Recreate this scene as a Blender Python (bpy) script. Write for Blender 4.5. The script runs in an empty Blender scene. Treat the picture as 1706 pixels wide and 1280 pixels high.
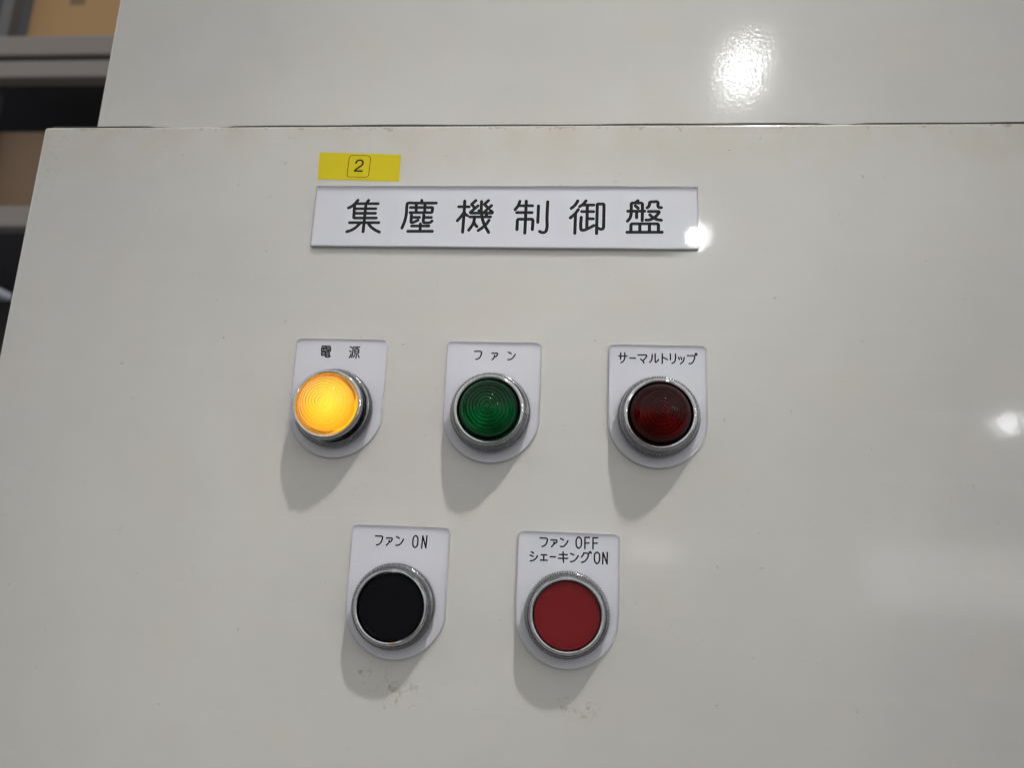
import bpy, bmesh, math, random
from mathutils import Matrix, Vector

# ------------------------------------------------------------------ camera, world, lamps, exposure
scene = bpy.context.scene
H0 = 1.35                      # height of the panel's origin above the floor (m)
MM = 0.001

def P(x, z, d=0.0):            # panel millimetres (x right, z up, d out of the panel) -> world metres
    return Vector((x * MM, -d * MM, H0 + z * MM))

def rot3(rx, ry, rz):
    cx, sx, cy, sy, cz, sz = math.cos(rx), math.sin(rx), math.cos(ry), math.sin(ry), math.cos(rz), math.sin(rz)
    X = Matrix(((1, 0, 0), (0, cx, -sx), (0, sx, cx)))
    Y = Matrix(((cy, 0, sy), (0, 1, 0), (-sy, 0, cy)))
    Z = Matrix(((cz, -sz, 0), (sz, cz, 0), (0, 0, 1)))
    return Z @ X @ Y

cam_data = bpy.data.cameras.new('camera')
cam = bpy.data.objects.new('camera', cam_data)
scene.collection.objects.link(cam)
R = rot3(-0.22899, 0.08444, 0.04257)
def base_to_world(v):
    return Vector((v[0], v[2], -v[1]))
right, down, fwd = (base_to_world(R[i]) for i in range(3))
m = Matrix.Identity(4)
for i in range(3):
    m[i][0] = right[i]; m[i][1] = -down[i]; m[i][2] = -fwd[i]
m.translation = P(100.35582, -90.91250, 312.07365)
cam.matrix_world = m
cam_data.sensor_width = 36.0
cam_data.lens = 36.0 * 1278.26548 / 1706.0
cam_data.clip_start = 0.01
cam_data.clip_end = 100.0
cam_data.dof.use_dof = True
cam_data.dof.focus_distance = 0.325
cam_data.dof.aperture_fstop = 10.0
scene.camera = cam

world = bpy.data.worlds.new('World')
scene.world = world
world.use_nodes = True
wn = world.node_tree
bg = wn.nodes['Background']
tc = wn.nodes.new('ShaderNodeTexCoord')
sep = wn.nodes.new('ShaderNodeSeparateXYZ')
mr = wn.nodes.new('ShaderNodeMapRange')
mr.inputs['From Min'].default_value = -1.0
mr.inputs['From Max'].default_value = 1.0
cr = wn.nodes.new('ShaderNodeValToRGB')
for i, (pos, c) in enumerate(((0.30, (0.24, 0.237, 0.233)), (0.50, (0.33, 0.326, 0.32)), (0.63, (0.46, 0.456, 0.45)), (0.80, (0.60, 0.595, 0.585)), (1.0, (0.52, 0.518, 0.512)))):
    e = cr.color_ramp.elements[i] if i < 2 else cr.color_ramp.elements.new(pos)
    e.position = pos
    e.color = (*c, 1)
wn.links.new(tc.outputs['Generated'], sep.inputs[0])
wn.links.new(sep.outputs['Z'], mr.inputs['Value'])
wn.links.new(mr.outputs['Result'], cr.inputs['Fac'])
wn.links.new(cr.outputs['Color'], bg.inputs['Color'])
bg.inputs['Strength'].default_value = 1.54

def lamp(name, loc, target, size, watts, color=(1, 1, 1), size_y=None, spread=180.0):
    ld = bpy.data.lights.new(name, 'AREA')
    ld.shape = 'DISK' if size_y is None else 'RECTANGLE'
    ld.size = size
    if size_y is not None:
        ld.size_y = size_y
    ld.energy = watts
    ld.color = color
    ld.spread = math.radians(spread)
    o = bpy.data.objects.new(name, ld)
    scene.collection.objects.link(o)
    o.location = loc
    o.rotation_euler = (Vector(target) - Vector(loc)).to_track_quat('-Z', 'Y').to_euler()
    return o

AIM = P(84, 45)
lamp('high_bay_lamp_main', P(70 + 0.53 * 1450, -60 + 1.77 * 1450, 1450), AIM, 0.125, 0.235, (1.0, 0.985, 0.95), spread=10.4)
lamp('high_bay_lamp_nameplate', P(150.0 + 0.159 * 4500, 49.5 + 0.4495 * 4500, 4500), AIM, 0.085, 4.5, (0.95, 0.97, 1.0))
lamp('high_bay_lamp_cabinet', P(181.5 + 0.234 * 3200, 157.6 + 0.716 * 3200, 3200), AIM, 0.075, 4.6, (0.95, 0.97, 1.0))
lamp('high_bay_lamp_side', P(271 + 0.547 * 4000, -29.5 + 0.197 * 4000, 4000), AIM, 0.065, 0.7, (0.95, 0.97, 1.0))
lamp('far_tube_lamp', P(132 + 0.104 * 6000, -84 + 0.022 * 6000, 6000), AIM, 0.42, 0.5, (1, 1, 1), 0.10)
lamp('far_window', P(245 + 0.465 * 6000, -90 + 0.003 * 6000, 6000), AIM, 1.3, 3.0, (0.95, 0.97, 1.0), 0.5)
for i, (sx_, sz_, dist) in enumerate(((0.95, 0.42, 4200), (1.25, 0.30, 5000), (1.45, 0.55, 4600), (1.8, 0.36, 5200), (2.1, 0.62, 5000))):
    lamp('high_bay_lamp_far', P(100 + sx_ * dist, sz_ * dist, dist), AIM, 0.24, 8, (0.95, 0.97, 1.0))

scene.view_settings.view_transform = 'Standard'
scene.view_settings.look = 'None'
scene.view_settings.exposure = 0.0
scene.view_settings.gamma = 1.0
scene.view_settings.use_curve_mapping = False
scene.cycles.use_denoising = True
scene.cycles.filter_width = 1.25
scene.cycles.max_bounces = 16
scene.cycles.transmission_bounces = 12
scene.cycles.transparent_max_bounces = 16
scene.cycles.sample_clamp_indirect = 6.0
scene.cycles.blur_glossy = 0.5
random.seed(4)

# ------------------------------------------------------------------ helpers
def mesh_obj(name, verts, faces, mats, parent=None, loc=(0, 0, 0), fmat=None, smooth=False, sharp=None):
    me = bpy.data.meshes.new(name)
    me.from_pydata([tuple(v) for v in verts], [], faces)
    for mt in (mats if isinstance(mats, (list, tuple)) else [mats]):
        me.materials.append(mt)
    if fmat:
        for i, k in enumerate(fmat):
            me.polygons[i].material_index = k
    bm = bmesh.new(); bm.from_mesh(me)
    bmesh.ops.recalc_face_normals(bm, faces=bm.faces)
    bm.to_mesh(me); bm.free()
    if smooth:
        for p in me.polygons:
            p.use_smooth = True
        if sharp:
            me.set_sharp_from_angle(angle=math.radians(sharp))
    o = bpy.data.objects.new(name, me)
    scene.collection.objects.link(o)
    o.location = loc
    if parent is not None:
        o.parent = parent
    return o

def thing(name, label, cat, loc, group=None):
    o = bpy.data.objects.new(name, None)
    o.empty_display_size = 0.01
    scene.collection.objects.link(o)
    o.location = loc
    o['label'] = label; o['category'] = cat
    if group:
        o['group'] = group
    return o

def box_obj(name, x0, x1, y0, y1, z0, z1, mat, parent=None, bevel=0.0, seg=3, loc=(0, 0, 0)):
    me = bpy.data.meshes.new(name)
    bm = bmesh.new()
    bmesh.ops.create_cube(bm, size=1.0)
    for v in bm.verts:
        v.co = Vector(((x0 + x1) / 2 + v.co.x * (x1 - x0), (y0 + y1) / 2 + v.co.y * (y1 - y0), (z0 + z1) / 2 + v.co.z * (z1 - z0)))
    if bevel:
        bmesh.ops.bevel(bm, geom=list(bm.edges), offset=bevel, segments=seg, profile=0.5, affect='EDGES')
        for f in bm.faces:                    # only the rounded edges are smooth, the flats stay flat
            f.smooth = f.normal.length > 0 and max(abs(c) for c in f.normal) < 0.9999
    bm.to_mesh(me); bm.free()
    me.materials.append(mat)
    o = bpy.data.objects.new(name, me)
    scene.collection.objects.link(o)
    o.location = loc
    if parent is not None:
        o.parent = parent
    return o

def lathe(profile, seg=96, teeth=None):
    """profile: (radius, depth) pairs in mm, turned about the axis that points out of the panel.
    teeth: {profile index: tooth depth in mm} gives alternating radii at those rings."""
    vs, fs = [], []
    n = len(profile)
    for k in range(seg):
        a = 2 * math.pi * k / seg
        for i, (r, d) in enumerate(profile):
            if teeth and i in teeth and k % 2:
                r -= teeth[i]
            vs.append((r * math.cos(a) * MM, -d * MM, r * math.sin(a) * MM))
    for k in range(seg):
        k2 = (k + 1) % seg
        for i in range(n - 1):
            a, b, c, d = k * n + i, k * n + i + 1, k2 * n + i + 1, k2 * n + i
            fs.append((a, b, c, d))
    # weld poles
    return vs, fs

def lathe_obj(name, profile, mat, parent, seg=96, teeth=None, sharp=35, weld=True):
    vs, fs = lathe(profile, seg, teeth)
    o = mesh_obj(name, vs, fs, mat, parent)
    me = o.data
    bm = bmesh.new(); bm.from_mesh(me)
    bmesh.ops.remove_doubles(bm, verts=bm.verts, dist=1e-6)
    bmesh.ops.dissolve_degenerate(bm, dist=1e-7, edges=bm.edges)
    bmesh.ops.recalc_face_normals(bm, faces=bm.faces)
    for f in bm.faces:
        f.smooth = True
    bm.to_mesh(me); bm.free()
    me.set_sharp_from_angle(angle=math.radians(sharp))
    return o

def strokes_obj(name, strokes, width, mat, parent, origin, d, step=0.0005):
    """Lettering: every stroke a ribbon with round ends and joints, in mm on the panel."""
    vs, fs = [], []
    hw = width / 2
    lvl = 0
    for closed, flat in strokes:
        pts = [(flat[i] / 100.0, flat[i + 1] / 100.0) for i in range(0, len(flat), 2)]
        m_ = len(pts)
        segs = [(i, (i + 1) % m_) for i in range(m_ if closed else m_ - 1)]
        for a, b in segs:
            (x0, z0), (x1, z1) = pts[a], pts[b]
            L = math.hypot(x1 - x0, z1 - z0)
            if L < 1e-4:
                continue
            nx, nz = -(z1 - z0) / L * hw, (x1 - x0) / L * hw
            k = len(vs); dd = d + (lvl % 12) * step; lvl += 1
            for X, Z in ((x0 + nx, z0 + nz), (x0 - nx, z0 - nz), (x1 - nx, z1 - nz), (x1 + nx, z1 + nz)):
                vs.append(((X - origin[0]) * MM, -dd * MM, (Z - origin[1]) * MM))
            fs.append((k, k + 1, k + 2, k + 3))
        for (x, z) in pts:
            k = len(vs); dd = d + (lvl % 12) * step; lvl += 1
            for j in range(14):
                t = 2 * math.pi * j / 14
                vs.append(((x + hw * math.cos(t) - origin[0]) * MM, -dd * MM, (z + hw * math.sin(t) - origin[1]) * MM))
            fs.append(tuple(range(k, k + 14)))
    return mesh_obj(name, vs, fs, mat, parent)

def slab(outline, d0, d1, cap0=True, cap1=True, chamfer=0.0):
    """Extrude an outline (mm, counter-clockwise) between two depths."""
    n = len(outline)
    cx = sum(p[0] for p in outline) / n; cz = sum(p[1] for p in outline) / n
    rings = [(outline, d0)]
    if chamfer:
        inner = []
        for i in range(n):
            (ax, az), (bx, bz), (qx, qz) = outline[i - 1], outline[i], outline[(i + 1) % n]
            tx, tz = qx - ax, qz - az
            L = math.hypot(tx, tz)
            inner.append((bx - tz / L * chamfer, bz + tx / L * chamfer))
        rings += [(outline, d1 - chamfer), (inner, d1)]
    else:
        rings += [(outline, d1)]
    vs, fs, kind = [], [], []
    for ring, d in rings:
        vs += [(x * MM, -d * MM, z * MM) for x, z in ring]
    for j in range(len(rings) - 1):
        for i in range(n):
            i2 = (i + 1) % n
            fs.append((j * n + i, j * n + i2, (j + 1) * n + i2, (j + 1) * n + i)); kind.append(1)
    if cap0:
        fs.append(tuple(range(n))); kind.append(2)
    if cap1:
        fs.append(tuple(range((len(rings) - 1) * n, len(rings) * n))); kind.append(0)
    return vs, fs, kind

# ------------------------------------------------------------------ materials
class NT:
    def __init__(self, name):
        self.m = bpy.data.materials.new(name)
        self.m.use_nodes = True
        self.t = self.m.node_tree
        self.b = self.t.nodes['Principled BSDF']
        self.out = self.t.nodes['Material Output']
    def n(self, kind, **kw):
        nd = self.t.nodes.new(kind)
        for k, v in kw.items():
            setattr(nd, k, v)
        return nd
    def l(self, a, b):
        self.t.links.new(a, b)
    def set(self, **kw):
        for k, v in kw.items():
            k = k.replace('_', ' ')
            self.b.inputs[k].default_value = v if not isinstance(v, tuple) else (*v, 1)
    def math(self, op, a, b=None, clamp=False):
        nd = self.n('ShaderNodeMath', operation=op, use_clamp=clamp)
        for i, v in enumerate((a, b)):
            if v is None: continue
            if isinstance(v, (int, float)): nd.inputs[i].default_value = v
            else: self.l(v, nd.inputs[i])
        return nd.outputs[0]
    def noise(self, vec, scale, detail=2.0, rough=0.5):
        nd = self.n('ShaderNodeTexNoise')
        nd.inputs['Scale'].default_value = scale
        nd.inputs['Detail'].default_value = detail
        nd.inputs['Roughness'].default_value = rough
        if vec is not None: self.l(vec, nd.inputs['Vector'])
        return nd.outputs['Fac']
    def ramp(self, v, a, b, lo=0.0, hi=1.0, smooth=False):
        nd = self.n('ShaderNodeMapRange')
        if smooth: nd.interpolation_type = 'SMOOTHSTEP'
        nd.inputs['From Min'].default_value = a; nd.inputs['From Max'].default_value = b
        nd.inputs['To Min'].default_value = lo; nd.inputs['To Max'].default_value = hi
        self.l(v, nd.inputs['Value'])
        return nd.outputs['Result']
    def mix(self, fac, a, b):
        nd = self.n('ShaderNodeMix', data_type='RGBA')
        if isinstance(fac, (int, float)): nd.inputs['Factor'].default_value = fac
        else: self.l(fac, nd.inputs['Factor'])
        for sock, v in ((nd.inputs['A'], a), (nd.inputs['B'], b)):
            if isinstance(v, tuple): sock.default_value = (*v, 1)
            else: self.l(v, sock)
        return nd.outputs['Result']

PAINT = (0.503, 0.498, 0.472)

def paint_material(name, spots=(), top=None, dirt=(0.20, 0.17, 0.12), rough0=0.045, peel_amt=0.75, peel_scale=1.0, stains=()):
    """Beige-grey stoving enamel: orange peel, faint tone drift, scuffs and specks of grime."""
    t = NT(name)
    co = t.n('ShaderNodeTexCoord').outputs['Object']
    tone = t.noise(co, 9.0, 4.0, 0.6)
    c1 = t.mix(t.ramp(tone, 0.3, 0.7), tuple(v * 0.94 for v in PAINT), tuple(v * 1.045 for v in PAINT))
    warm = t.noise(co, 26.0, 3.0, 0.55)
    c2 = t.mix(t.math('MULTIPLY', t.ramp(warm, 0.5, 0.75), 0.45), c1, (0.515, 0.485, 0.43))
    # faint wipe streaks
    st = t.n('ShaderNodeMapping'); st.inputs['Rotation'].default_value = (0, math.radians(20), 0)
    st.inputs['Scale'].default_value = (9.0, 1.0, 150.0)
    t.l(co, st.inputs['Vector'])
    streak = t.noise(st.outputs[0], 1.0, 5.0, 0.65)
    c2 = t.mix(t.math('MULTIPLY', t.ramp(streak, 0.52, 0.72), 0.10), c2, (0.60, 0.595, 0.57))
    # sparse fly specks
    vor = t.n('ShaderNodeTexVoronoi')
    vor.inputs['Scale'].default_value = 42.0
    t.l(co, vor.inputs['Vector'])
    sepc = t.n('ShaderNodeSeparateColor')
    t.l(vor.outputs['Color'], sepc.inputs[0])
    rare = t.math('GREATER_THAN', sepc.outputs[0], 0.86)
    speck = t.math('MULTIPLY', t.ramp(vor.outputs['Distance'], 0.010, 0.022, 1.0, 0.0), rare)
    mask = t.math('MULTIPLY', speck, 0.75)
    sx = t.n('ShaderNodeSeparateXYZ'); t.l(co, sx.inputs[0])
    fine = t.noise(co, 900.0, 3.0, 0.65)
    mid = t.noise(co, 210.0, 4.0, 0.7)
    if top is not None:
        near = t.ramp(sx.outputs['Z'], top - 0.006, top - 0.0005)
        near2 = t.math('MULTIPLY', near, near)
        sp = t.ramp(t.math('ADD', t.math('MULTIPLY', near2, 0.20), mid), 0.66, 0.74)
        mask = t.math('MAXIMUM', mask, t.math('MULTIPLY', sp, 0.55))
        sp2 = t.ramp(t.math('ADD', t.math('MULTIPLY', near, 0.15), fine), 0.70, 0.78)
        mask = t.math('MAXIMUM', mask, t.math('MULTIPLY', t.math('MULTIPLY', sp2, near), 0.6))
        haze = t.math('MULTIPLY', t.ramp(sx.outputs['Z'], top - 0.03, top), 0.6)
        c2 = t.mix(t.math('MULTIPLY', haze, t.ramp(t.noise(co, 60.0, 3.0), 0.35, 0.65)), c2, (0.47, 0.43, 0.34))
    for (x, z, rx, rz, ang, thr, st) in spots:
        # a small smudge of its own shape: noise cut off inside a soft ellipse
        mp = t.n('ShaderNodeMapping', vector_type='TEXTURE')
        mp.inputs['Location'].default_value = (x * MM, 0, z * MM)
        mp.inputs['Rotation'].default_value = (0, math.radians(ang), 0)
        mp.inputs['Scale'].default_value = (rx * MM, 1.0, rz * MM)
        t.l(co, mp.inputs['Vector'])
        ln = t.n('ShaderNodeVectorMath', operation='LENGTH')
        t.l(mp.outputs[0], ln.inputs[0])
        e = t.ramp(ln.outputs['Value'], 0.25, 1.0, 1.0, 0.0)
        s = t.ramp(t.math('ADD', t.math('MULTIPLY', e, 0.45), mid), thr, thr + 0.10)
        mask = t.math('MAXIMUM', mask, t.math('MULTIPLY', t.math('MULTIPLY', s, t.ramp(e, 0.0, 0.25)), st))
    for (x, z, rx, rz_, ang, st_) in stains:
        # dried drip: thin contour lines of a noise field inside a soft ellipse
        mp = t.n('ShaderNodeMapping', vector_type='TEXTURE')
        mp.inputs['Location'].default_value = (x * MM, 0, z * MM)
        mp.inputs['Rotation'].default_value = (0, math.radians(ang), 0)
        mp.inputs['Scale'].default_value = (rx * MM, 1.0, rz_ * MM)
        t.l(co, mp.inputs['Vector'])
        ln = t.n('ShaderNodeVectorMath', operation='LENGTH')
        t.l(mp.outputs[0], ln.inputs[0])
        e = t.ramp(ln.outputs['Value'], 0.35, 1.0, 1.0, 0.0)
        band = t.ramp(t.math('ABSOLUTE', t.math('SUBTRACT', t.noise(co, 150.0, 2.5, 0.55), 0.5)), 0.004, 0.022, 1.0, 0.0)
        patchy = t.ramp(t.noise(co, 420.0, 3.0, 0.6), 0.38, 0.6)
        s = t.math('MULTIPLY', t.math('MULTIPLY', band, patchy), t.math('MULTIPLY', e, st_))
        c2 = t.mix(s, c2, (0.22, 0.19, 0.10))
        c2 = t.mix(t.math('MULTIPLY', t.math('MULTIPLY', e, patchy), 0.18 * st_), c2, (0.50, 0.46, 0.33))
    col = t.mix(mask, c2, dirt)
    t.l(col, t.b.inputs['Base Color'])
    rg = t.ramp(t.noise(co, 34.0, 4.0, 0.6), 0.3, 0.7, rough0, rough0 + 0.03)
    rg = t.math('ADD', rg, t.ramp(streak, 0.45, 0.75, 0.0, 0.02))
    rough = t.math('ADD', rg, t.math('MULTIPLY', mask, 0.4))
    t.l(rough, t.b.inputs['Roughness'])
    t.set(Specular_IOR_Level=0.45)
    peel = t.noise(co, 420.0 * peel_scale, 2.0, 0.5)
    peel2 = t.noise(co, 1500.0, 2.0, 0.5)
    wave = t.noise(co, 22.0, 2.0, 0.5)
    h = t.math('ADD', t.math('MULTIPLY', peel, 0.000018 * peel_amt), t.math('ADD', t.math('MULTIPLY', peel2, 0.000006 * peel_amt), t.math('MULTIPLY', wave, 0.000015)))
    bp = t.n('ShaderNodeBump')
    bp.inputs['Strength'].default_value = 1.0
    bp.inputs['Distance'].default_value = 1.0
    t.l(h, bp.inputs['Height'])
    t.l(bp.outputs[0], t.b.inputs['Normal'])
    return t.m

def simple(name, color, rough=0.5, metal=0.0, spec=0.5, bump=None):
    t = NT(name)
    t.set(Base_Color=color, Roughness=rough, Metallic=metal, Specular_IOR_Level=spec)
    if bump:
        co = t.n('ShaderNodeTexCoord').outputs['Object']
        bp = t.n('ShaderNodeBump'); bp.inputs['Distance'].default_value = bump[1]
        t.l(t.noise(co, bump[0], 3.0), bp.inputs['Height'])
        t.l(bp.outputs[0], t.b.inputs['Normal'])
    return t.m

def chrome(name, tint, r0, r1):
    """Plated die-cast ring with pitted, tarnished patches."""
    t = NT(name)
    co = t.n('ShaderNodeTexCoord').outputs['Object']
    pit = t.noise(co, 900.0, 4.0, 0.7)
    c = t.mix(t.ramp(pit, 0.42, 0.62), tuple(v * 0.8 for v in tint), tint)
    t.l(c, t.b.inputs['Base Color'])
    t.set(Metallic=1.0)
    t.l(t.ramp(pit, 0.35, 0.65, r1, r0), t.b.inputs['Roughness'])
    bp = t.n('ShaderNodeBump'); bp.inputs['Distance'].default_value = 0.00003
    t.l(t.noise(co, 330.0, 4.0, 0.6), bp.inputs['Height'])
    t.l(bp.outputs[0], t.b.inputs['Normal'])
    return t.m

def clear_acrylic():
    t = NT('clear_acrylic')
    t.t.nodes.remove(t.b)
    tr = t.n('ShaderNodeBsdfTransparent'); tr.inputs[0].default_value = (0.97, 0.97, 0.985, 1)
    gl = t.n('ShaderNodeBsdfGlossy'); gl.inputs['Roughness'].default_value = 0.03
    lw = t.n('ShaderNodeLayerWeight'); lw.inputs['Blend'].default_value = 0.5
    fac = t.math('ADD', t.math('MULTIPLY', t.math('POWER', lw.outputs['Facing'], 5.0), 0.96), 0.033)
    co = t.n('ShaderNodeTexCoord').outputs['Object']
    bp = t.n('ShaderNodeBump'); bp.inputs['Distance'].default_value = 0.00002
    t.l(t.noise(co, 60.0, 2.0), bp.inputs['Height'])
    t.l(bp.outputs[0], gl.inputs['Normal'])
    mx = t.n('ShaderNodeMixShader')
    t.l(fac, mx.inputs[0]); t.l(tr.outputs[0], mx.inputs[1]); t.l(gl.outputs[0], mx.inputs[2])
    t.l(mx.outputs[0], t.out.inputs['Surface'])
    return t.m

def sawn_acrylic():
    """The sawn, matt edge of the clear sheet: lets part of the light through."""
    t = NT('sawn_acrylic_edge')
    t.t.nodes.remove(t.b)
    tr = t.n('ShaderNodeBsdfTransparent'); tr.inputs[0].default_value = (0.9, 0.9, 0.92, 1)
    df = t.n('ShaderNodeBsdfDiffuse'); df.inputs[0].default_value = (0.84, 0.84, 0.86, 1)
    tl = t.n('ShaderNodeBsdfTranslucent'); tl.inputs[0].default_value = (0.30, 0.30, 0.31, 1)
    ad = t.n('ShaderNodeMixShader'); ad.inputs[0].default_value = 0.35
    t.l(df.outputs[0], ad.inputs[1]); t.l(tl.outputs[0], ad.inputs[2])
    mx = t.n('ShaderNodeMixShader'); mx.inputs[0].default_value = 0.92
    t.l(tr.outputs[0], mx.inputs[1]); t.l(ad.outputs[0], mx.inputs[2])
    t.l(mx.outputs[0], t.out.inputs['Surface'])
    return t.m

def lens_material(name, color, rough=0.03):
    t = NT(name)
    t.set(Base_Color=color, Roughness=rough, Transmission_Weight=1.0, IOR=1.43)
    return t.m

def dark_lens_material(name, color):
    """Deeply dyed acrylic: refracts through its moulded rings, with a thin surface gloss."""
    t = NT(name)
    t.t.nodes.remove(t.b)
    rf = t.n('ShaderNodeBsdfRefraction'); rf.inputs['Color'].default_value = (*color, 1)
    rf.inputs['IOR'].default_value = 1.45; rf.inputs['Roughness'].default_value = 0.02
    gl = t.n('ShaderNodeBsdfGlossy'); gl.inputs['Roughness'].default_value = 0.03
    lw = t.n('ShaderNodeLayerWeight'); lw.inputs['Blend'].default_value = 0.5
    fac = t.math('ADD', t.math('MULTIPLY', t.math('POWER', lw.outputs['Facing'], 5.0), 0.5), 0.018)
    mx = t.n('ShaderNodeMixShader')
    t.l(fac, mx.inputs[0]); t.l(rf.outputs[0], mx.inputs[1]); t.l(gl.outputs[0], mx.inputs[2])
    t.l(mx.outputs[0], t.out.inputs['Surface'])
    return t.m

def glow(name, color, strength, base=(0.8, 0.6, 0.3)):
    t = NT(name)
    t.set(Base_Color=base, Roughness=0.6, Emission_Color=color, Emission_Strength=strength)
    return t.m

def lit_diffuser():
    """Frosted cap, no bulb behind it: glow painted as emission, fading to its rim."""
    t = NT('lit_diffuser')
    co = t.n('ShaderNodeTexCoord').outputs['Object']
    s = t.n('ShaderNodeSeparateXYZ'); t.l(co, s.inputs[0])
    r = t.math('SQRT', t.math('ADD', t.math('MULTIPLY', s.outputs['X'], s.outputs['X']), t.math('MULTIPLY', s.outputs['Z'], s.outputs['Z'])))
    c = t.mix(t.ramp(r, 0.0, 0.0105), (1.1, 0.84, 0.13), (1.0, 0.42, 0.025))
    t.set(Base_Color=(0.5, 0.4, 0.2), Roughness=0.6, Emission_Strength=1.2)
    t.l(c, t.b.inputs['Emission Color'])
    return t.m

SPOTS = [  # x, z, half width, half height, turn, threshold, strength
    (19.3, -134.8, 2.6, 2.0, 0, 0.88, 0.6),
    (35.0, -140.8, 12, 3.0, 12, 0.90, 0.3),
    (41.0, -138.8, 3.2, 0.8, 15, 0.86, 0.7),
    (29.9, -147.4, 1.0, 1.8, -15, 0.84, 0.7),
    (11.2, -150.6, 6.0, 1.0, -25, 0.95, 0.4),
    (108.1, -142.7, 3.0, 4.0, 10, 0.88, 0.42),
    (99.1, -144.1, 6.0, 2.0, 0, 0.91, 0.32),
    (-91.0, -28.5, 1.6, 0.45, -38, 0.80, 0.6),
    (-53.5, 0.1, 0.5, 0.5, 0, 0.70, 0.9),
    (-87.0, 93.0, 2.6, 2.0, 35, 0.93, 0.7),
    (-84.9, 88.5, 0.7, 0.7, 0, 0.78, 0.6),
    (166.9, -64.9, 2.0, 0.5, 18, 0.86, 0.5),
    (157.1, -89.1, 0.6, 1.2, -20, 0.84, 0.55),
    (165.7, 90.5, 0.6, 0.5, 0, 0.72, 0.8),
    (-26.0, -28.0, 2.0, 3.0, 0, 0.98, 0.5),
    (161.0, -31.0, 0.6, 1.6, 10, 0.82, 0.5),
]
MAT = dict(
    box_paint=paint_material('control_box_enamel', SPOTS, top=0.1035, stains=[(34.5, -141.5, 15, 6.5, 10, 0.55), (103.5, -143.5, 11, 6, 0, 0.55), (26, -136, 9, 6, 0, 0.3), (-150, 80, 10, 30, 0, 0.25)]),
    cab_paint=paint_material('cabinet_enamel', [(-104.3, 118.0, 9, 2.5, 35, 1.0, 0.25), (-20, 128, 8, 2.0, 25, 1.0, 0.2)], rough0=0.06, peel_amt=2.3, peel_scale=1.3),
    rubber=simple('black_rubber', (0.022, 0.02, 0.019), 0.7),
    white=simple('white_backing', (0.62, 0.628, 0.66), 0.45, spec=0.3),
    ink=simple('black_ink', (0.003, 0.003, 0.004), 0.6, spec=0.0),
    clear=clear_acrylic(),
    sawn=sawn_acrylic(),
    tape=simple('yellow_tape', (0.56, 0.455, 0.006), 0.5, spec=0.2, bump=(400.0, 0.00003)),
    tape_ink=simple('tape_ink', (0.016, 0.008, 0.006), 0.5, spec=0.2),
    line_ink=simple('tape_line_ink', (0.10, 0.055, 0.006), 0.5, spec=0.2),
    chrome=chrome('plated_ring', (0.60, 0.61, 0.63), 0.03, 0.09),
    knurl=chrome('tarnished_plated_ring', (0.27, 0.275, 0.28), 0.15, 0.32),
    collar=simple('dark_collar', (0.02, 0.02, 0.02), 0.45),
    black_cap=simple('black_plastic', (0.004, 0.004, 0.006), 0.5, spec=0.06),
    red_cap=simple('red_plastic', (0.152, 0.011, 0.013), 0.5, spec=0.12),
    amber=lens_material('amber_lens', (1.0, 0.80, 0.32), 0.03),
    green=dark_lens_material('green_lens', (0.012, 0.64, 0.44)),
    red=dark_lens_material('red_lens', (0.58, 0.006, 0.05)),
    cup=simple('reflector_cup', (0.7, 0.7, 0.7), 0.18, 1.0),
    bulb=simple('frosted_bulb', (0.7, 0.7, 0.68), 0.4),
    lit=lit_diffuser(),
    glow_cup=glow('glow_reflector', (1.0, 0.50, 0.06), 0.8),  # light on the cup put in as emission, the cup itself glows
    steel=simple('grey_steel', (0.215, 0.192, 0.178), 0.6, 0.0, bump=(30.0, 0.0004)),
    dark_steel=simple('dark_steel', (0.10, 0.10, 0.12), 0.5),
    post_steel=simple('slate_steel', (0.09, 0.088, 0.092), 0.5),
    shade_dark=simple('painted_shade', (0.035, 0.034, 0.036), 0.6),  # near-black colour for the shade behind the shelves
    card=simple('cardboard', (0.40, 0.245, 0.11), 0.85, bump=(12.0, 0.002)),
    card2=simple('old_cardboard', (0.20, 0.13, 0.085), 0.85, bump=(12.0, 0.002)),
    navy=simple('navy_plastic', (0.018, 0.02, 0.034), 0.4),
    bin=simple('pale_plastic', (0.58, 0.62, 0.72), 0.4),
    floor=simple('sealed_concrete', (0.10, 0.10, 0.097), 0.4, bump=(8.0, 0.001)),
)

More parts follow.
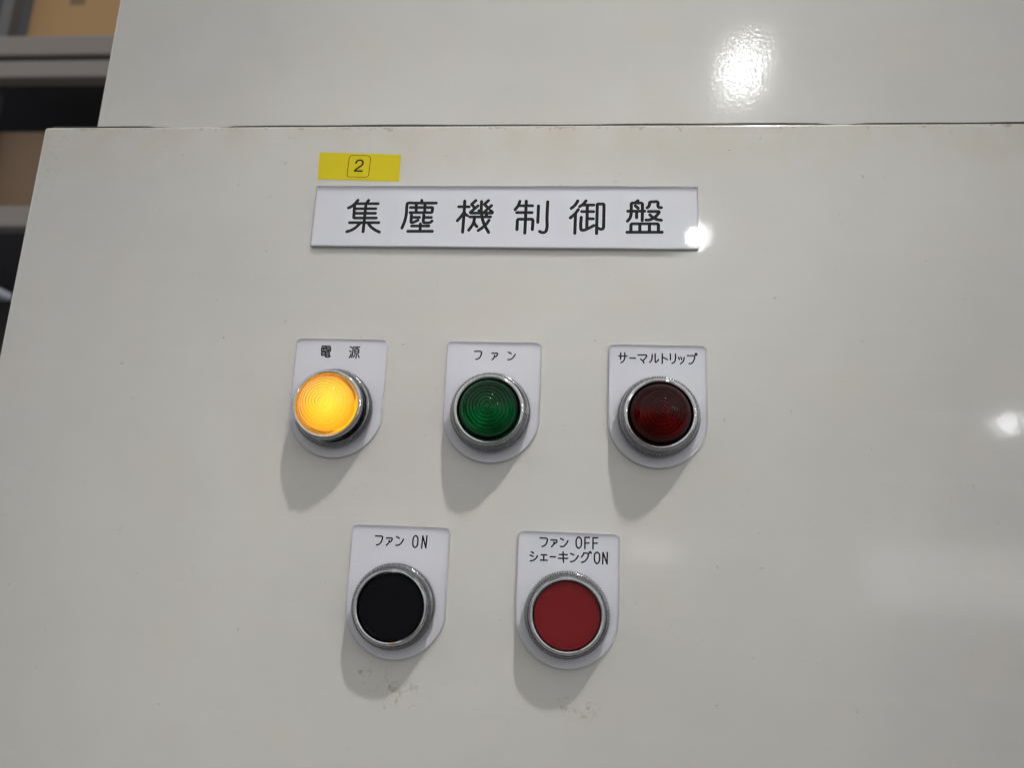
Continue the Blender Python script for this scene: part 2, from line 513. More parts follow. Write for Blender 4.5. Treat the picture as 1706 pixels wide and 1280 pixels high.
GLYPHS = {   # hundredths of a millimetre on the panel: x, z pairs; first number 1 = closed stroke
 'name': [
  [(0,[94,6532,62,6487,32,6442,0,6397,-34,6355,-66,6320,-100,6286,-136,6255,-173,6226,-206,6205,-240,6186,-275,6168,-309,6150]),(0,[-41,6355,-30,5723,-18,5675,10,5663,1001,5669]),(0,[26,6360,1031,6364]),(0,[3,6114,941,6122]),(0,[23,5891,945,5896]),(0,[581,6529,475,6357,461,5000]),(0,[-199,5436,1136,5444]),(0,[283,5407,242,5356,201,5304,159,5254,114,5208,68,5169,20,5134,-31,5101,-83,5072,-131,5051,-180,5033,-229,5017,-279,5000]),(0,[648,5425,681,5381,713,5336,747,5293,782,5252,830,5208,882,5168,935,5130,989,5096,1041,5067,1093,5041,1146,5016,1199,4990])],
  [(0,[3004,6536,3013,6408]),(0,[3667,6406,3561,6405,3455,6405,3350,6405,3244,6404,3095,6403,2947,6403,2798,6402,2649,6402,2590,6405,2531,6410,2473,6410,2418,6401,2402,6396,2386,6392,2371,6386,2360,6376,2354,6363,2353,6346,2352,6327,2352,6309,2346,6206,2349,6102,2353,5998,2351,5895,2345,5807,2336,5719,2325,5632,2310,5547,2288,5456,2260,5367,2231,5279,2203,5191]),(0,[2513,6186,3481,6190,3508,6179,3520,6148,3511,5997,3499,5962,3460,5944,2516,5939]),(0,[2770,6375,2787,5961]),(0,[3164,6377,3173,5963]),(0,[2586,5825,2587,5772,2588,5718,2589,5665,2590,5612,2589,5584,2587,5555,2587,5528,2592,5501,2596,5489,2600,5476,2606,5465,2613,5457,2624,5453,2637,5453,2651,5455,2665,5457,2689,5464,2712,5474,2735,5487,2758,5499,2794,5517,2830,5536,2865,5555,2901,5574]),(0,[2610,5707,2958,5709]),(0,[3143,5828,3143,5775,3143,5722,3142,5668,3142,5615,3140,5589,3138,5563,3137,5537,3141,5512,3146,5500,3152,5487,3159,5475,3167,5465,3181,5458,3198,5456,3216,5455,3234,5455,3275,5451,3316,5449,3356,5451,3396,5456,3415,5459,3434,5463,3452,5468,3469,5475,3486,5488,3501,5505,3516,5524,3531,5542]),(0,[3173,5707,3490,5709]),(0,[2632,5293,3407,5299]),(0,[3019,5401,3025,5056]),(0,[2478,5039,3578,5047])],
  [(0,[4945,6511,4948,6004,4933,5015]),(0,[4691,6232,5162,6235]),(0,[4945,5973,4921,5929,4896,5885,4871,5841,4845,5799,4803,5737,4759,5678,4713,5620,4668,5561]),(0,[4961,5957,4974,5932,4987,5907,5001,5883,5018,5863,5037,5847,5058,5833,5080,5821,5101,5808]),(0,[5444,6537,5263,6354,5393,6196]),(0,[5553,6284,5225,5966,5241,5935,5285,5930,5600,5932]),(0,[5601,6055,5672,5961]),(0,[6007,6540,5828,6356,5997,6191]),(0,[6153,6295,5805,5938]),(0,[5285,5930,6192,5935,6210,5964,6197,5995,6113,6058]),(0,[5215,5746,6135,5751]),(0,[5701,6491,5701,6397,5700,6304,5701,6211,5705,6119,5714,6011,5726,5904,5743,5798,5766,5694,5792,5606,5822,5519,5856,5433,5893,5350,5936,5264,5985,5181,6035,5099,6084,5016]),(0,[6077,5594,6048,5544,6019,5493,5989,5444,5956,5397,5922,5357,5886,5319,5849,5283,5810,5248,5765,5209,5717,5171,5669,5135,5622,5098]),(0,[5428,5723,5421,5656,5415,5587,5407,5520,5391,5456,5373,5407,5350,5360,5325,5313,5299,5268,5275,5228,5250,5189,5224,5150,5198,5111]),(0,[5420,5472,5431,5448,5443,5424,5455,5401,5468,5378,5488,5353,5509,5330,5532,5308,5554,5285]),(0,[5938,5899,5967,5773])],
  [(0,[7406,6506,7391,6453,7376,6401,7360,6349,7341,6300,7313,6248,7280,6199,7245,6151,7211,6102]),(0,[7363,6292,7973,6295]),(0,[7689,6515,7687,5799,7681,4990]),(0,[7289,5965,7963,5968]),(0,[7328,5158,7333,5578,7343,5625,7381,5649,7960,5652,8004,5629,8016,5567,8006,5162]),(0,[8237,6288,8232,5506]),(0,[8638,6487,8635,6292,8632,6098,8630,5904,8629,5711,8634,5577,8644,5443,8647,5311,8631,5182,8626,5158,8621,5134,8615,5110,8605,5089,8589,5069,8568,5051,8545,5037,8521,5027,8497,5022,8471,5022,8445,5024,8420,5029,8396,5037,8373,5048,8349,5060,8326,5072])],
  [(0,[9961,6539,9931,6485,9902,6430,9871,6377,9836,6327,9801,6287,9762,6250,9721,6214,9682,6177]),(0,[9992,6124,9956,6070,9921,6016,9885,5963,9846,5913,9800,5863,9750,5816,9700,5771,9650,5725]),(0,[9872,5889,9864,4999]),(0,[10318,6541,10288,6498,10259,6455,10228,6414,10195,6376,10160,6345,10123,6318,10084,6292,10046,6265]),(0,[10195,6336,10661,6342]),(0,[10142,6027,10660,6029]),(0,[10382,6329,10378,5226]),(0,[10416,5687,10651,5689]),(0,[10129,5759,10122,5632,10112,5505,10109,5379,10121,5255,10123,5230,10126,5203,10130,5180,10141,5163,10154,5155,10171,5151,10188,5149,10205,5148,10271,5152,10335,5176,10398,5209,10460,5242,10517,5272,10574,5306,10629,5341,10685,5375]),(0,[10814,6363,10805,4998]),(0,[10809,6339,10818,6378,10861,6391,11069,6392,11100,6372,11108,6333,11105,5324]),(0,[11105,5324,11100,5299,11095,5273,11089,5250,11078,5231,11062,5218,11043,5209,11021,5203,11001,5200,10976,5201,10951,5209,10926,5219,10901,5230,10883,5237,10865,5244,10847,5252,10829,5260])],
  [(0,[12581,6558,12482,6471]),(0,[12133,5585,12159,5617,12185,5649,12210,5682,12231,5717,12248,5757,12261,5799,12272,5843,12280,5887,12285,5933,12288,5980,12289,6027,12290,6073,12291,6132,12291,6190,12291,6248,12291,6307,12290,6331,12288,6355,12288,6379,12294,6400,12300,6412,12307,6424,12316,6434,12326,6443,12343,6449,12363,6450,12384,6448,12404,6448,12457,6449,12511,6450,12564,6449,12617,6449,12645,6450,12672,6453,12699,6453,12724,6446,12736,6439,12747,6431,12758,6421,12766,6410,12774,6388,12774,6363,12772,6335,12771,6309,12774,6136,12772,5964,12769,5791,12766,5620]),(0,[12144,6057,12874,6061]),(0,[12469,6308,12590,6199]),(0,[12527,6028,12524,5749]),(0,[12979,6217,13000,6239,13021,6262,13041,6285,13057,6310,13066,6332,13072,6356,13078,6380,13082,6404,13084,6422,13085,6441,13086,6459,13092,6474,13102,6483,13115,6490,13128,6496,13142,6501,13173,6508,13205,6508,13237,6507,13269,6506,13306,6510,13344,6517,13380,6518,13411,6506,13419,6500,13428,6492,13436,6484,13442,6475,13450,6450,13448,6420,13444,6389,13442,6359,13442,6341,13441,6322,13442,6305,13446,6289,13452,6277,13461,6266,13471,6256,13481,6247,13504,6237,13531,6234,13559,6234,13587,6232]),(0,[13036,6046,13467,6049,13495,6025,13474,5971,13339,5801]),(0,[13339,5801,13308,5776,13277,5752,13246,5728,13213,5707,13179,5690,13144,5675,13108,5662,13072,5652,13037,5647,13002,5646,12966,5645,12931,5644]),(0,[13093,5892,13129,5856,13165,5819,13202,5785,13241,5754,13281,5728,13323,5705,13366,5686,13410,5670,13453,5659,13497,5652,13541,5646,13585,5640]),(0,[12285,5086,12283,5393,12297,5440,12339,5463,13409,5470,13451,5447,13461,5401,13458,5095]),(0,[12666,5457,12665,5089]),(0,[13079,5460,13075,5092]),(0,[12116,5066,13619,5078])],
 ],
 'a': [
  [(0,[-875,-328,-515,-330]),(0,[-695,-331,-690,-532]),(0,[-888,-539,-892,-404,-884,-397,-502,-396,-492,-408,-494,-544]),(0,[-828,-456,-756,-461]),(0,[-635,-468,-550,-473]),(0,[-839,-530,-755,-532]),(0,[-632,-528,-545,-528]),(0,[-867,-721,-870,-595,-855,-589,-545,-592,-534,-604,-530,-742,-840,-739,-867,-721]),(0,[-857,-667,-541,-664]),(0,[-697,-586,-697,-616,-697,-647,-697,-678,-698,-708,-699,-722,-702,-737,-704,-751,-701,-765,-698,-773,-692,-781,-686,-789,-680,-795,-670,-801,-659,-805,-647,-808,-635,-810,-616,-813,-598,-814,-579,-813,-561,-810,-546,-808,-532,-804,-519,-799,-507,-792,-499,-785,-492,-777,-486,-768,-479,-760])],
  [(0,[362,-338,443,-377]),(0,[351,-523,428,-550]),(0,[424,-641,418,-665,414,-688,408,-712,401,-735,392,-758,382,-780,371,-802,360,-823]),(0,[779,-342,508,-344,495,-354,493,-558]),(0,[493,-558,493,-589,493,-621,492,-652,489,-683,482,-714,472,-744,461,-773,451,-803]),(0,[663,-354,656,-417]),(0,[580,-600,563,-444,577,-425,731,-431,748,-446,750,-603,656,-623,580,-600]),(0,[579,-525,740,-525]),(0,[654,-636,654,-836]),(0,[579,-688,574,-704,569,-720,563,-735,557,-751,550,-763,543,-775,535,-786,527,-798]),(0,[729,-681,735,-696,740,-711,746,-726,753,-740,761,-754,770,-768,779,-782,788,-796])],
 ],
 'g': [
  [(0,[5751,-425,5787,-425,5823,-424,5859,-424,5895,-424,5922,-422,5950,-420,5977,-419,6003,-423,6012,-426,6022,-429,6031,-432,6038,-437,6044,-450,6047,-466,6046,-484,6046,-501,6044,-533,6039,-565,6030,-596,6020,-626,6006,-655,5989,-684,5970,-710,5947,-732,5920,-747,5888,-758,5856,-766,5824,-775])],
  [(0,[6492,-492,6527,-492,6561,-492,6595,-491,6630,-491,6650,-488,6670,-485,6689,-483,6707,-488,6714,-491,6721,-496,6728,-500,6732,-506,6735,-518,6733,-532,6728,-547,6723,-561,6715,-581,6705,-600,6693,-617,6678,-630,6667,-636,6656,-641,6643,-645,6631,-650]),(0,[6608,-582,6608,-599,6609,-617,6610,-634,6607,-650,6601,-668,6592,-686,6581,-703,6569,-719,6556,-734,6541,-748,6526,-761,6512,-775])],
  [(0,[7183,-435,7200,-440,7217,-446,7233,-451,7250,-458,7265,-466,7280,-475,7296,-484,7311,-494]),(0,[7479,-527,7463,-557,7448,-588,7431,-618,7412,-645,7392,-670,7370,-694,7346,-716,7321,-733,7288,-746,7252,-753,7215,-758,7179,-763])],
 ],
 'r': [
  [(0,[11809,-505,12160,-500]),(0,[11896,-370,11891,-642]),(0,[12065,-366,12067,-420,12070,-474,12071,-527,12065,-579,12057,-613,12048,-647,12035,-679,12019,-708,11996,-733,11968,-755,11937,-774,11908,-795])],
  [(0,[12272,-586,12506,-584])],
  [(0,[12607,-440,12653,-440,12698,-439,12744,-439,12790,-439,12826,-437,12862,-434,12897,-433,12932,-439,12942,-442,12954,-445,12964,-448,12970,-454,12972,-465,12969,-479,12963,-494,12957,-507,12945,-534,12928,-558,12910,-582,12891,-604,12875,-624,12857,-643,12839,-661,12821,-680]),(0,[12714,-619,12736,-633,12759,-648,12781,-663,12801,-680,12819,-704,12833,-731,12847,-760,12862,-787])],
  [(0,[13195,-412,13195,-454,13196,-495,13195,-536,13190,-577,13184,-604,13177,-632,13167,-659,13155,-683,13142,-701,13126,-717,13110,-732,13094,-748]),(0,[13317,-383,13318,-722]),(0,[13318,-722,13323,-727,13327,-733,13332,-738,13337,-741,13348,-740,13362,-732,13375,-721,13387,-710,13407,-691,13424,-669,13441,-646,13458,-624])],
  [(0,[13612,-367,13608,-786]),(0,[13625,-525,13649,-533,13672,-541,13695,-549,13717,-558,13745,-571,13772,-586,13798,-602,13825,-618])],
  [(0,[13943,-371,13942,-621]),(0,[14148,-373,14150,-430,14154,-487,14154,-544,14147,-599,14140,-630,14132,-660,14121,-689,14105,-713,14085,-731,14060,-745,14033,-757,14008,-770])],
  [(0,[14274,-508,14311,-602]),(0,[14371,-502,14402,-600]),(0,[14508,-512,14500,-550,14494,-589,14486,-626,14472,-660,14460,-679,14447,-697,14432,-713,14417,-729,14402,-743,14386,-756,14369,-769,14352,-782])],
  [(0,[14635,-428,14673,-428,14711,-428,14749,-427,14786,-427,14815,-425,14844,-422,14873,-422,14899,-428,14907,-432,14915,-437,14922,-441,14928,-447,14937,-467,14936,-494,14931,-522,14925,-549,14917,-578,14907,-608,14895,-636,14880,-663,14864,-689,14847,-715,14826,-737,14804,-755,14781,-764,14755,-768,14728,-771,14702,-774]),(1,[14992,-327,15000,-329,15009,-336,15018,-346,15024,-356,15027,-366,15024,-376,15018,-387,15009,-398,14999,-406,14991,-409,14983,-406,14973,-399,14964,-388,14958,-377,14956,-367,14959,-358,14965,-347,14974,-337,14984,-330])],
 ],
 'b': [
  [(0,[2127,-8264,2165,-8264,2203,-8264,2241,-8265,2279,-8265,2305,-8263,2331,-8261,2356,-8260,2381,-8265,2389,-8268,2397,-8272,2404,-8276,2411,-8281,2422,-8301,2423,-8328,2418,-8358,2412,-8385,2405,-8419,2395,-8452,2381,-8483,2365,-8513,2349,-8535,2332,-8557,2313,-8576,2292,-8592,2269,-8601,2244,-8607,2218,-8612,2193,-8617])],
  [(0,[2581,-8327,2615,-8327,2650,-8327,2684,-8328,2718,-8327,2739,-8325,2760,-8322,2780,-8321,2798,-8326,2804,-8329,2810,-8334,2816,-8339,2821,-8344,2825,-8359,2821,-8377,2813,-8395,2804,-8412,2796,-8428,2785,-8444,2773,-8458,2758,-8469,2747,-8474,2735,-8477,2722,-8480,2709,-8482]),(0,[2699,-8416,2701,-8433,2703,-8451,2704,-8469,2702,-8485,2696,-8502,2686,-8519,2675,-8534,2664,-8549,2648,-8567,2632,-8583,2614,-8599,2597,-8615])],
  [(0,[2988,-8265,3003,-8270,3018,-8274,3033,-8278,3047,-8284,3063,-8292,3078,-8301,3092,-8310,3107,-8319]),(0,[3283,-8351,3265,-8388,3248,-8424,3229,-8460,3207,-8493,3186,-8518,3164,-8542,3140,-8564,3113,-8580,3085,-8590,3054,-8595,3023,-8598,2992,-8602])],
  [(1,[3771,-8186,3786,-8190,3801,-8199,3817,-8211,3831,-8225,3843,-8239,3860,-8268,3869,-8302,3873,-8338,3873,-8376,3874,-8411,3874,-8449,3874,-8488,3871,-8526,3862,-8561,3846,-8593,3834,-8609,3820,-8627,3804,-8643,3788,-8654,3772,-8658,3758,-8654,3743,-8645,3729,-8632,3715,-8619,3704,-8605,3687,-8576,3678,-8542,3675,-8506,3674,-8469,3674,-8433,3673,-8396,3673,-8357,3676,-8319,3684,-8283,3700,-8251,3711,-8235,3725,-8217,3740,-8202,3756,-8190])],
  [(0,[4045,-8668,4062,-8189,4215,-8654,4230,-8175])],
 ],
 'o': [
  [(0,[8785,-8085,8824,-8084,8864,-8084,8904,-8084,8943,-8085,8967,-8084,8990,-8082,9013,-8083,9035,-8089,9043,-8093,9051,-8098,9059,-8104,9066,-8110,9077,-8135,9076,-8167,9069,-8201,9059,-8233,9047,-8270,9030,-8305,9009,-8338,8983,-8365,8958,-8381,8930,-8393,8901,-8404,8873,-8415])],
  [(0,[9219,-8143,9252,-8144,9285,-8144,9318,-8144,9350,-8144,9373,-8143,9396,-8140,9417,-8140,9436,-8147,9442,-8152,9448,-8157,9453,-8164,9456,-8170,9458,-8185,9451,-8202,9441,-8219,9430,-8234,9416,-8249,9400,-8261,9382,-8273,9365,-8285]),(0,[9343,-8222,9342,-8240,9342,-8257,9341,-8275,9339,-8292,9324,-8324,9300,-8352,9272,-8380,9247,-8408])],
  [(0,[9595,-8073,9710,-8128]),(0,[9892,-8151,9875,-8184,9858,-8218,9840,-8252,9819,-8283,9797,-8309,9774,-8336,9749,-8359,9721,-8376,9693,-8383,9662,-8385,9631,-8385,9600,-8386])],
  [(1,[10312,-7989,10330,-7992,10349,-8003,10367,-8018,10384,-8035,10398,-8052,10413,-8078,10421,-8109,10425,-8142,10426,-8176,10426,-8209,10425,-8242,10424,-8276,10419,-8310,10410,-8341,10395,-8368,10383,-8383,10368,-8398,10353,-8411,10337,-8421,10322,-8425,10305,-8421,10288,-8411,10272,-8397,10256,-8380,10244,-8365,10231,-8339,10223,-8311,10219,-8280,10217,-8248,10216,-8217,10215,-8185,10215,-8151,10218,-8117,10224,-8086,10237,-8058,10249,-8041,10263,-8023,10279,-8007,10296,-7995])],
  [(0,[10743,-7992,10562,-7995,10567,-8431]),(0,[10573,-8213,10723,-8207])],
  [(0,[11061,-7992,10880,-7995,10884,-8428]),(0,[10894,-8204,11048,-8198])],
  [(0,[8445,-8634,8542,-8684]),(0,[8409,-8764,8532,-8809]),(0,[8707,-8782,8688,-8813,8669,-8846,8650,-8876,8626,-8903,8604,-8922,8580,-8939,8554,-8954,8527,-8967,8502,-8975,8476,-8981,8449,-8985,8423,-8991])],
  [(0,[8847,-8737,9069,-8734]),(0,[8954,-8742,8954,-8933]),(0,[8829,-8944,9091,-8938])],
  [(0,[9208,-8797,9414,-8796])],
  [(0,[9564,-8698,9874,-8691]),(0,[9528,-8841,9897,-8836]),(0,[9710,-8593,9736,-8986])],
  [(0,[10009,-8640,10135,-8688]),(0,[10308,-8717,10290,-8748,10273,-8779,10255,-8809,10234,-8838,10213,-8862,10189,-8886,10163,-8907,10136,-8924,10107,-8935,10076,-8943,10044,-8948,10013,-8955])],
  [(0,[10530,-8594,10521,-8618,10513,-8643,10503,-8667,10492,-8690,10479,-8708,10464,-8726,10448,-8743,10433,-8761]),(0,[10530,-8600,10555,-8600,10580,-8599,10605,-8599,10630,-8601,10646,-8603,10663,-8603,10679,-8606,10691,-8613,10697,-8622,10702,-8635,10705,-8648,10708,-8661,10707,-8696,10697,-8732,10682,-8767,10664,-8800,10646,-8831,10626,-8861,10602,-8888,10576,-8912,10547,-8929,10515,-8942,10481,-8954,10447,-8966]),(0,[10734,-8552,10754,-8600]),(0,[10793,-8536,10820,-8594])],
  [(1,[11046,-8549,11063,-8552,11080,-8561,11098,-8575,11114,-8590,11127,-8605,11141,-8631,11149,-8661,11152,-8694,11153,-8728,11153,-8761,11153,-8793,11151,-8826,11147,-8859,11139,-8890,11126,-8918,11114,-8936,11100,-8955,11084,-8972,11068,-8984,11053,-8990,11037,-8986,11020,-8975,11004,-8959,10989,-8941,10976,-8925,10962,-8898,10953,-8867,10947,-8835,10945,-8802,10943,-8769,10942,-8737,10943,-8703,10945,-8670,10953,-8638,10967,-8611,10979,-8595,10995,-8579,11012,-8564,11029,-8554])],
  [(0,[11272,-8990,11280,-8550,11445,-8983,11445,-8543])],
 ],
 'tape': [
  [(0,[-187,8415,-180,8441,-174,8467,-166,8492,-154,8513,-136,8529,-115,8541,-91,8551,-67,8558,-44,8562,-20,8564,5,8563,29,8558,51,8551,74,8541,95,8528,111,8512,122,8493,129,8469,133,8445,135,8421,133,8398,127,8374,119,8352,109,8331,87,8300,59,8274,28,8251,-2,8227,-36,8201,-70,8176,-105,8151,-137,8123,-160,8100,-182,8076,-203,8051,-224,8026]),(0,[-224,8026,136,8017])],
  [(1,[-506,8734,-456,8793,-391,8804,310,8792,397,8759,461,8681,471,8616,452,7827,417,7749,331,7711,259,7708,-450,7729,-519,7761,-549,7826,-550,7903,-529,8656])],
 ],
}

# ------------------------------------------------------------------ the setting and the machine
fl = mesh_obj('floor', [(-6, -6, 0), (6, -6, 0), (6, 6, 0), (-6, 6, 0)], [(0, 1, 2, 3)], MAT['floor'])
fl['kind'] = 'structure'

EDGE, TOP, SET = -156.2, 103.5, 35.0
cab = thing('dust_collector_cabinet', 'tall beige-grey enamelled cabinet behind and above the control box', 'cabinet', (0, 0.035, 0))
box_obj('body', EDGE * MM, 0.56, 0, 0.60, 0.02, H0 + 0.72, MAT['cab_paint'], cab, bevel=0.0018)
box_obj('plinth', EDGE * MM + 0.02, 0.54, 0.02, 0.58, 0.0, 0.0195, MAT['dark_steel'], cab)

cbx = thing('control_box', 'beige-grey enamelled control box with lamps and push buttons on its front', 'control box', P(0, 0))
box_obj('front_panel', EDGE * MM, 0.42, 0, (SET - 0.5) * MM, -0.46, TOP * MM, MAT['box_paint'], cbx, bevel=0.0016, seg=5)
# rubber seal squeezed out along the top of the front panel
rng = random.Random(11)
vs, fs = [], []
N = 260
hgt = 0.0
for i in range(N + 1):
    x = EDGE + 2 + (420 - EDGE - 4) * i / N
    w = 0.45 * math.sin(x * 0.043 + 1.0) + 0.3 * math.sin(x * 0.11) + rng.uniform(-0.12, 0.12)
    dip = 0.0
    if -106 < x < -64: dip = 1.1 * math.sin((x + 106) / 42 * math.pi) ** 0.6
    if 205 < x < 225: dip = 0.6 * math.sin((x - 205) / 20 * math.pi)
    hgt = (2.12 if x > -100 else 1.95) + 0.3 * w - dip
    for d, z in ((-3.0, 0.0), (-3.0, hgt), (-5.5, hgt), (-5.5, 0.0)):
        vs.append((x * MM, -d * MM, (TOP - 0.05 + z) * MM))
for i in range(N):
    for j in range(3):
        fs.append((i * 4 + j, i * 4 + j + 1, i * 4 + j + 5, i * 4 + j + 4))
fs.append((0, 1, 2, 3)); fs.append((N * 4, N * 4 + 1, N * 4 + 2, N * 4 + 3))
mesh_obj('rubber_seal', vs, fs, MAT['rubber'], cbx)

# ------------------------------------------------------------------ nameplate and tape
def plate_parts(parent, outline, t, back):
    v, f, k = slab(outline, 0.03, back)
    b = mesh_obj('backing', v, f, MAT['white'], parent)
    v, f, k = slab(outline, back + 0.015, t, cap0=False, chamfer=0.16)
    c = mesh_obj('clear_cover', v, f, [MAT['clear'], MAT['sawn']], parent, fmat=[0 if q == 0 else 1 for q in k])
    return b, c

NX0, NX1, NZ0, NZ1 = -18.45, 151.5, 42.9, 72.15
npl = thing('nameplate', 'long white acrylic nameplate with six black engraved characters', 'nameplate', P(NX0, NZ0))
w, h = NX1 - NX0, NZ1 - NZ0
plate_parts(npl, [(0, 0), (w, 0), (w, h), (0, h)], 1.9, 0.90)
for g in GLYPHS['name']:
    strokes_obj('character', g, 1.4, MAT['ink'], npl, (NX0, NZ0), 0.903)

TAPE = [(-18.99, 76.1), (18.84, 75.0), (18.7, 88.42), (-19.5, 89.7)]
tp = thing('label_tape', 'small yellow label tape with a boxed number two above the nameplate', 'label tape', P(-19, 76))
v, f, k = slab([(x + 19, z - 76) for x, z in TAPE], 0.02, 0.14)
mesh_obj('tape', v, f, MAT['tape'], tp)
strokes_obj('character', GLYPHS['tape'][0], 0.8, MAT['tape_ink'], tp, (-19, 76), 0.143)
strokes_obj('frame_line', GLYPHS['tape'][1], 0.34, MAT['line_ink'], tp, (-19, 76), 0.143)

# ------------------------------------------------------------------ legend plates, lamps and push buttons
HC = 31.16
def legend_outline():
    o, r, w_, R_ = [], 2.4, 20.0, 20.35
    za = -math.sqrt(R_ * R_ - w_ * w_)
    a0 = math.atan2(za, -w_); a1 = math.atan2(za, w_)
    a0 = a0 if a0 < 0 else a0 - 2 * math.pi
    for i in range(41):                               # bottom arc, left to right
        a = a0 + (a1 - a0) * i / 40
        o.append((R_ * math.cos(a), R_ * math.sin(a)))
    for cxx, a_ in ((w_ - r, 0.0), (-w_ + r, math.pi / 2)):
        for i in range(7):
            a = a_ + math.pi / 2 * i / 6
            o.append((cxx + r * math.cos(a), HC - r + r * math.sin(a)))
    return o
LEG = legend_outline()

def legend(parent, key, centre, width=0.6):
    lp = mesh_obj('legend_plate', *slab(LEG, 0.03, 0.80)[:2], MAT['white'], parent)
    v, f, k = slab(LEG, 0.815, 1.6, cap0=False, chamfer=0.16)
    mesh_obj('clear_cover', v, f, [MAT['clear'], MAT['sawn']], lp, fmat=[0 if q == 0 else 1 for q in k])
    for g in GLYPHS[key]:
        strokes_obj('character', g, width, MAT['ink'], lp, centre, 0.803)
    return lp

def knurled(parent, turn):
    prof = [(14.0, 1.62), (15.6, 1.62), (15.6, 2.6), (16.35, 2.9), (16.5, 3.2), (16.5, 7.0), (16.2, 7.5), (15.7, 7.8), (15.3, 7.9), (14.95, 7.7), (14.85, 5.0), (13.4, 5.0), (13.4, 1.62), (14.0, 1.62)]
    o = lathe_obj('knurled_ring', prof, MAT['knurl'], parent, 208, {3: 0.5, 4: 0.65, 5: 0.65, 6: 0.35}, sharp=50)
    o.rotation_euler[1] = turn
    return o

def dome_profile(d0, r0, height, ridge=0.5, n=22):
    """Smooth outer dome and an inner face cut in rings."""
    outer, inner = [], []
    for i in range(n + 1):
        t = i / n * math.pi / 2
        outer.append((r0 * math.cos(t) if i < n else 0.0, d0 + height * math.sin(t) ** 1.22))
    rings = 8
    ri = r0 - 1.5
    hi = height - 2.0
    def inner_d(r):
        return d0 + hi * max(0.0, 1 - (r / (ri + 0.3)) ** 2) ** 0.6
    for j in range(rings):
        ra = ri * j / rings; rb = ri * (j + 1) / rings
        for s in range(4):
            u = s / 4
            r = ra + (rb - ra) * u
            inner.append((r, inner_d(r) + ridge * math.sin(u * math.pi)))
    inner.append((ri, inner_d(ri)))
    return outer, inner

def lamp_unit(key, centre, label, lens, lit=False, tall=0.0, group=None):
    t = thing('indicator_lamp', label, 'indicator lamp', P(*centre), group)
    legend(t, key, centre)
    knurled(t, 0.01 * len(label))
    z = tall
    if tall:
        lathe_obj('collar', [(13.0, 5.05), (13.6, 5.05), (13.6, 5.0 + tall), (13.0, 5.0 + tall)], MAT['collar'], t, 96)
    bz = [(13.0, 5.1 + z), (14.2, 5.1 + z), (14.3, 8.4 + z), (14.5, 10.2 + z), (14.4, 11.1 + z), (14.1, 11.55 + z), (13.6, 11.75 + z), (13.0, 11.6 + z), (12.65, 11.0 + z), (12.6, 5.1 + z), (13.0, 5.1 + z)]
    lathe_obj('bezel', bz, MAT['chrome'], t, 128)
    outer, inner = dome_profile(9.9 + z, 12.45, 10.2 if lit else 12.0, 0.3 if lit else 0.5)
    prof = outer + inner + [(outer[0][0] - 1.2, 9.2 + z), (outer[0][0] - 0.05, 9.2 + z), outer[0]]
    ln = lathe_obj('lens', prof, lens, t, 128, sharp=60)
    cup = [(0.0, 4.0 + z), (4.0, 4.2 + z), (8.0, 6.0 + z), (11.0, 8.4 + z), (11.4, 8.85 + z), (12.4, 8.95 + z)]
    lathe_obj('reflector', cup, MAT['glow_cup'] if lit else MAT['cup'], t, 64)
    if lit:
        cap = [(10.9 * math.cos(a * math.pi / 16), 9.0 + z + 2.4 * math.sin(a * math.pi / 16)) for a in range(0, 9)]
        cap[-1] = (0.0, cap[-1][1])
        lathe_obj('diffuser', cap, MAT['lit'], t, 64)
    else:
        bulb = [(3.0 * math.cos(a * math.pi / 16), 7.0 + z + 4.2 * math.sin(a * math.pi / 16)) for a in range(-4, 9)]
        bulb[-1] = (0.0, bulb[-1][1])
        lathe_obj('bulb', bulb, MAT['bulb'], t, 48)
    return t

def button_unit(key, centre, label, cap):
    t = thing('push_button', label, 'push button', P(*centre))
    legend(t, key, centre)
    knurled(t, 0.013 * len(label))
    bz = [(13.2, 5.1), (14.2, 5.1), (14.3, 8.5), (14.5, 10.6), (14.3, 11.4), (13.85, 11.85), (13.4, 11.9), (13.0, 11.5), (12.9, 10.8), (12.9, 5.1), (13.2, 5.1)]
    lathe_obj('bezel', bz, MAT['chrome'], t, 128)
    cp = [(0.0, 7.6), (12.55, 7.6), (12.55, 9.8), (12.4, 10.15), (12.0, 10.35), (9.0, 10.25), (5.0, 10.15), (0.0, 10.1)]
    lathe_obj('button_cap', cp, cap, t, 96)
    return t

lamp_unit('a', (0.0, -HC), 'lit amber indicator lamp with ringed domed lens on a white legend plate', MAT['amber'], lit=True, tall=2.3)
lamp_unit('g', (65.92, -HC), 'unlit green indicator lamp with domed lens on a white legend plate', MAT['green'])
lamp_unit('r', (134.11, -HC), 'unlit dark red indicator lamp with domed lens on a white legend plate', MAT['red'])
button_unit('b', (31.74, -109.34), 'flat black push button in a chrome ring on a white legend plate', MAT['black_cap'])
button_unit('o', (99.26, -109.34), 'flat red push button in a chrome ring on a two-line legend plate', MAT['red_cap'])

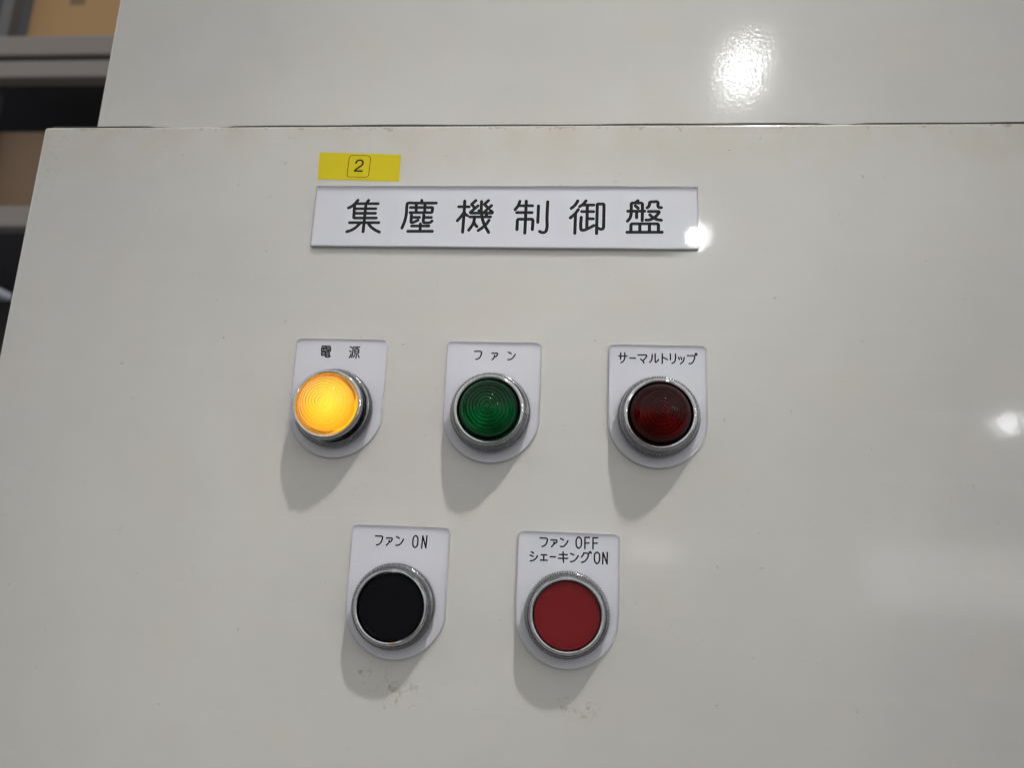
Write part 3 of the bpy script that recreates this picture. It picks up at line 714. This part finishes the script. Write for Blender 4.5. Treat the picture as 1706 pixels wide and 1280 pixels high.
# ------------------------------------------------------------------ storage rack seen past the left edge
YB = 1.6
rk = thing('storage_rack', 'grey steel storage rack standing behind the machine', 'storage rack', (-1.75, YB, 0))
def rz(z): return H0 + z / 1000.0
for xx in (-1.0, 0.06, 1.0):
    for yy in (0.02, 0.55):
        box_obj('post', xx - 0.018, xx + 0.018, yy, yy + 0.04, 0.0, H0 + 2.55, MAT['post_steel'], rk, bevel=0.003, seg=2)
for za, zb in ((1320, 1388), (1245, 1303), (769, 834)):
    box_obj('beam', -1.05, 1.05, -0.03, 0.018, rz(za), rz(zb), MAT['steel'], rk, bevel=0.006, seg=2)
for z in (1388, 834):
    box_obj('shelf', -1.05, 1.05, 0.0185, 0.60, rz(z - 30), rz(z - 5), MAT['dark_steel'], rk)
box_obj('shade_sheet', -1.6, 1.05, 0.605, 0.61, rz(-300), rz(2600), MAT['shade_dark'], rk)  # dark sheet added to stand for the shade between the shelves

def carton(x0, x1, z0, z1, y0, y1, mat, label):
    t = thing('cardboard_box', label, 'cardboard box', ((x0 + x1) / 2, (y0 + y1) / 2, rz(z0)))
    hw, hd, hh = (x1 - x0) / 2, (y1 - y0) / 2, (z1 - z0) / 1000.0
    box_obj('carton', -hw, hw, -hd, hd, 0.001, hh, mat, t, bevel=0.004, seg=2)
    box_obj('packing_tape', -0.025, 0.025, -hd - 0.0012, -hd - 0.0004, hh * 0.6, hh * 0.99, MAT['card2'] if mat is MAT['card'] else MAT['card'], t)
    return t
carton(-1.66, -1.36, 1383, 1720, YB + 0.08, YB + 0.5, MAT['card'], 'tan cardboard box on the upper rack shelf beside the post')
carton(-1.345, -1.02, 1383, 1690, YB + 0.08, YB + 0.5, MAT['card'], 'tan cardboard box on the upper rack shelf close behind the cabinet edge')
carton(-1.72, -1.18, 829, 1135, YB + 0.08, YB + 0.5, MAT['card2'], 'wide dull brown cardboard box on the lower rack shelf')
bn = thing('storage_bin', 'pale bluish plastic bin below the rack beams', 'storage bin', (-1.60, YB - 0.25, 0))
box_obj('tub', -0.14, 0.14, -0.2, 0.2, 0.0, rz(548), MAT['bin'], bn, bevel=0.012, seg=3)
box_obj('rim', -0.16, 0.16, -0.22, 0.22, rz(548) + 0.0005, rz(572), MAT['bin'], bn, bevel=0.006, seg=2)
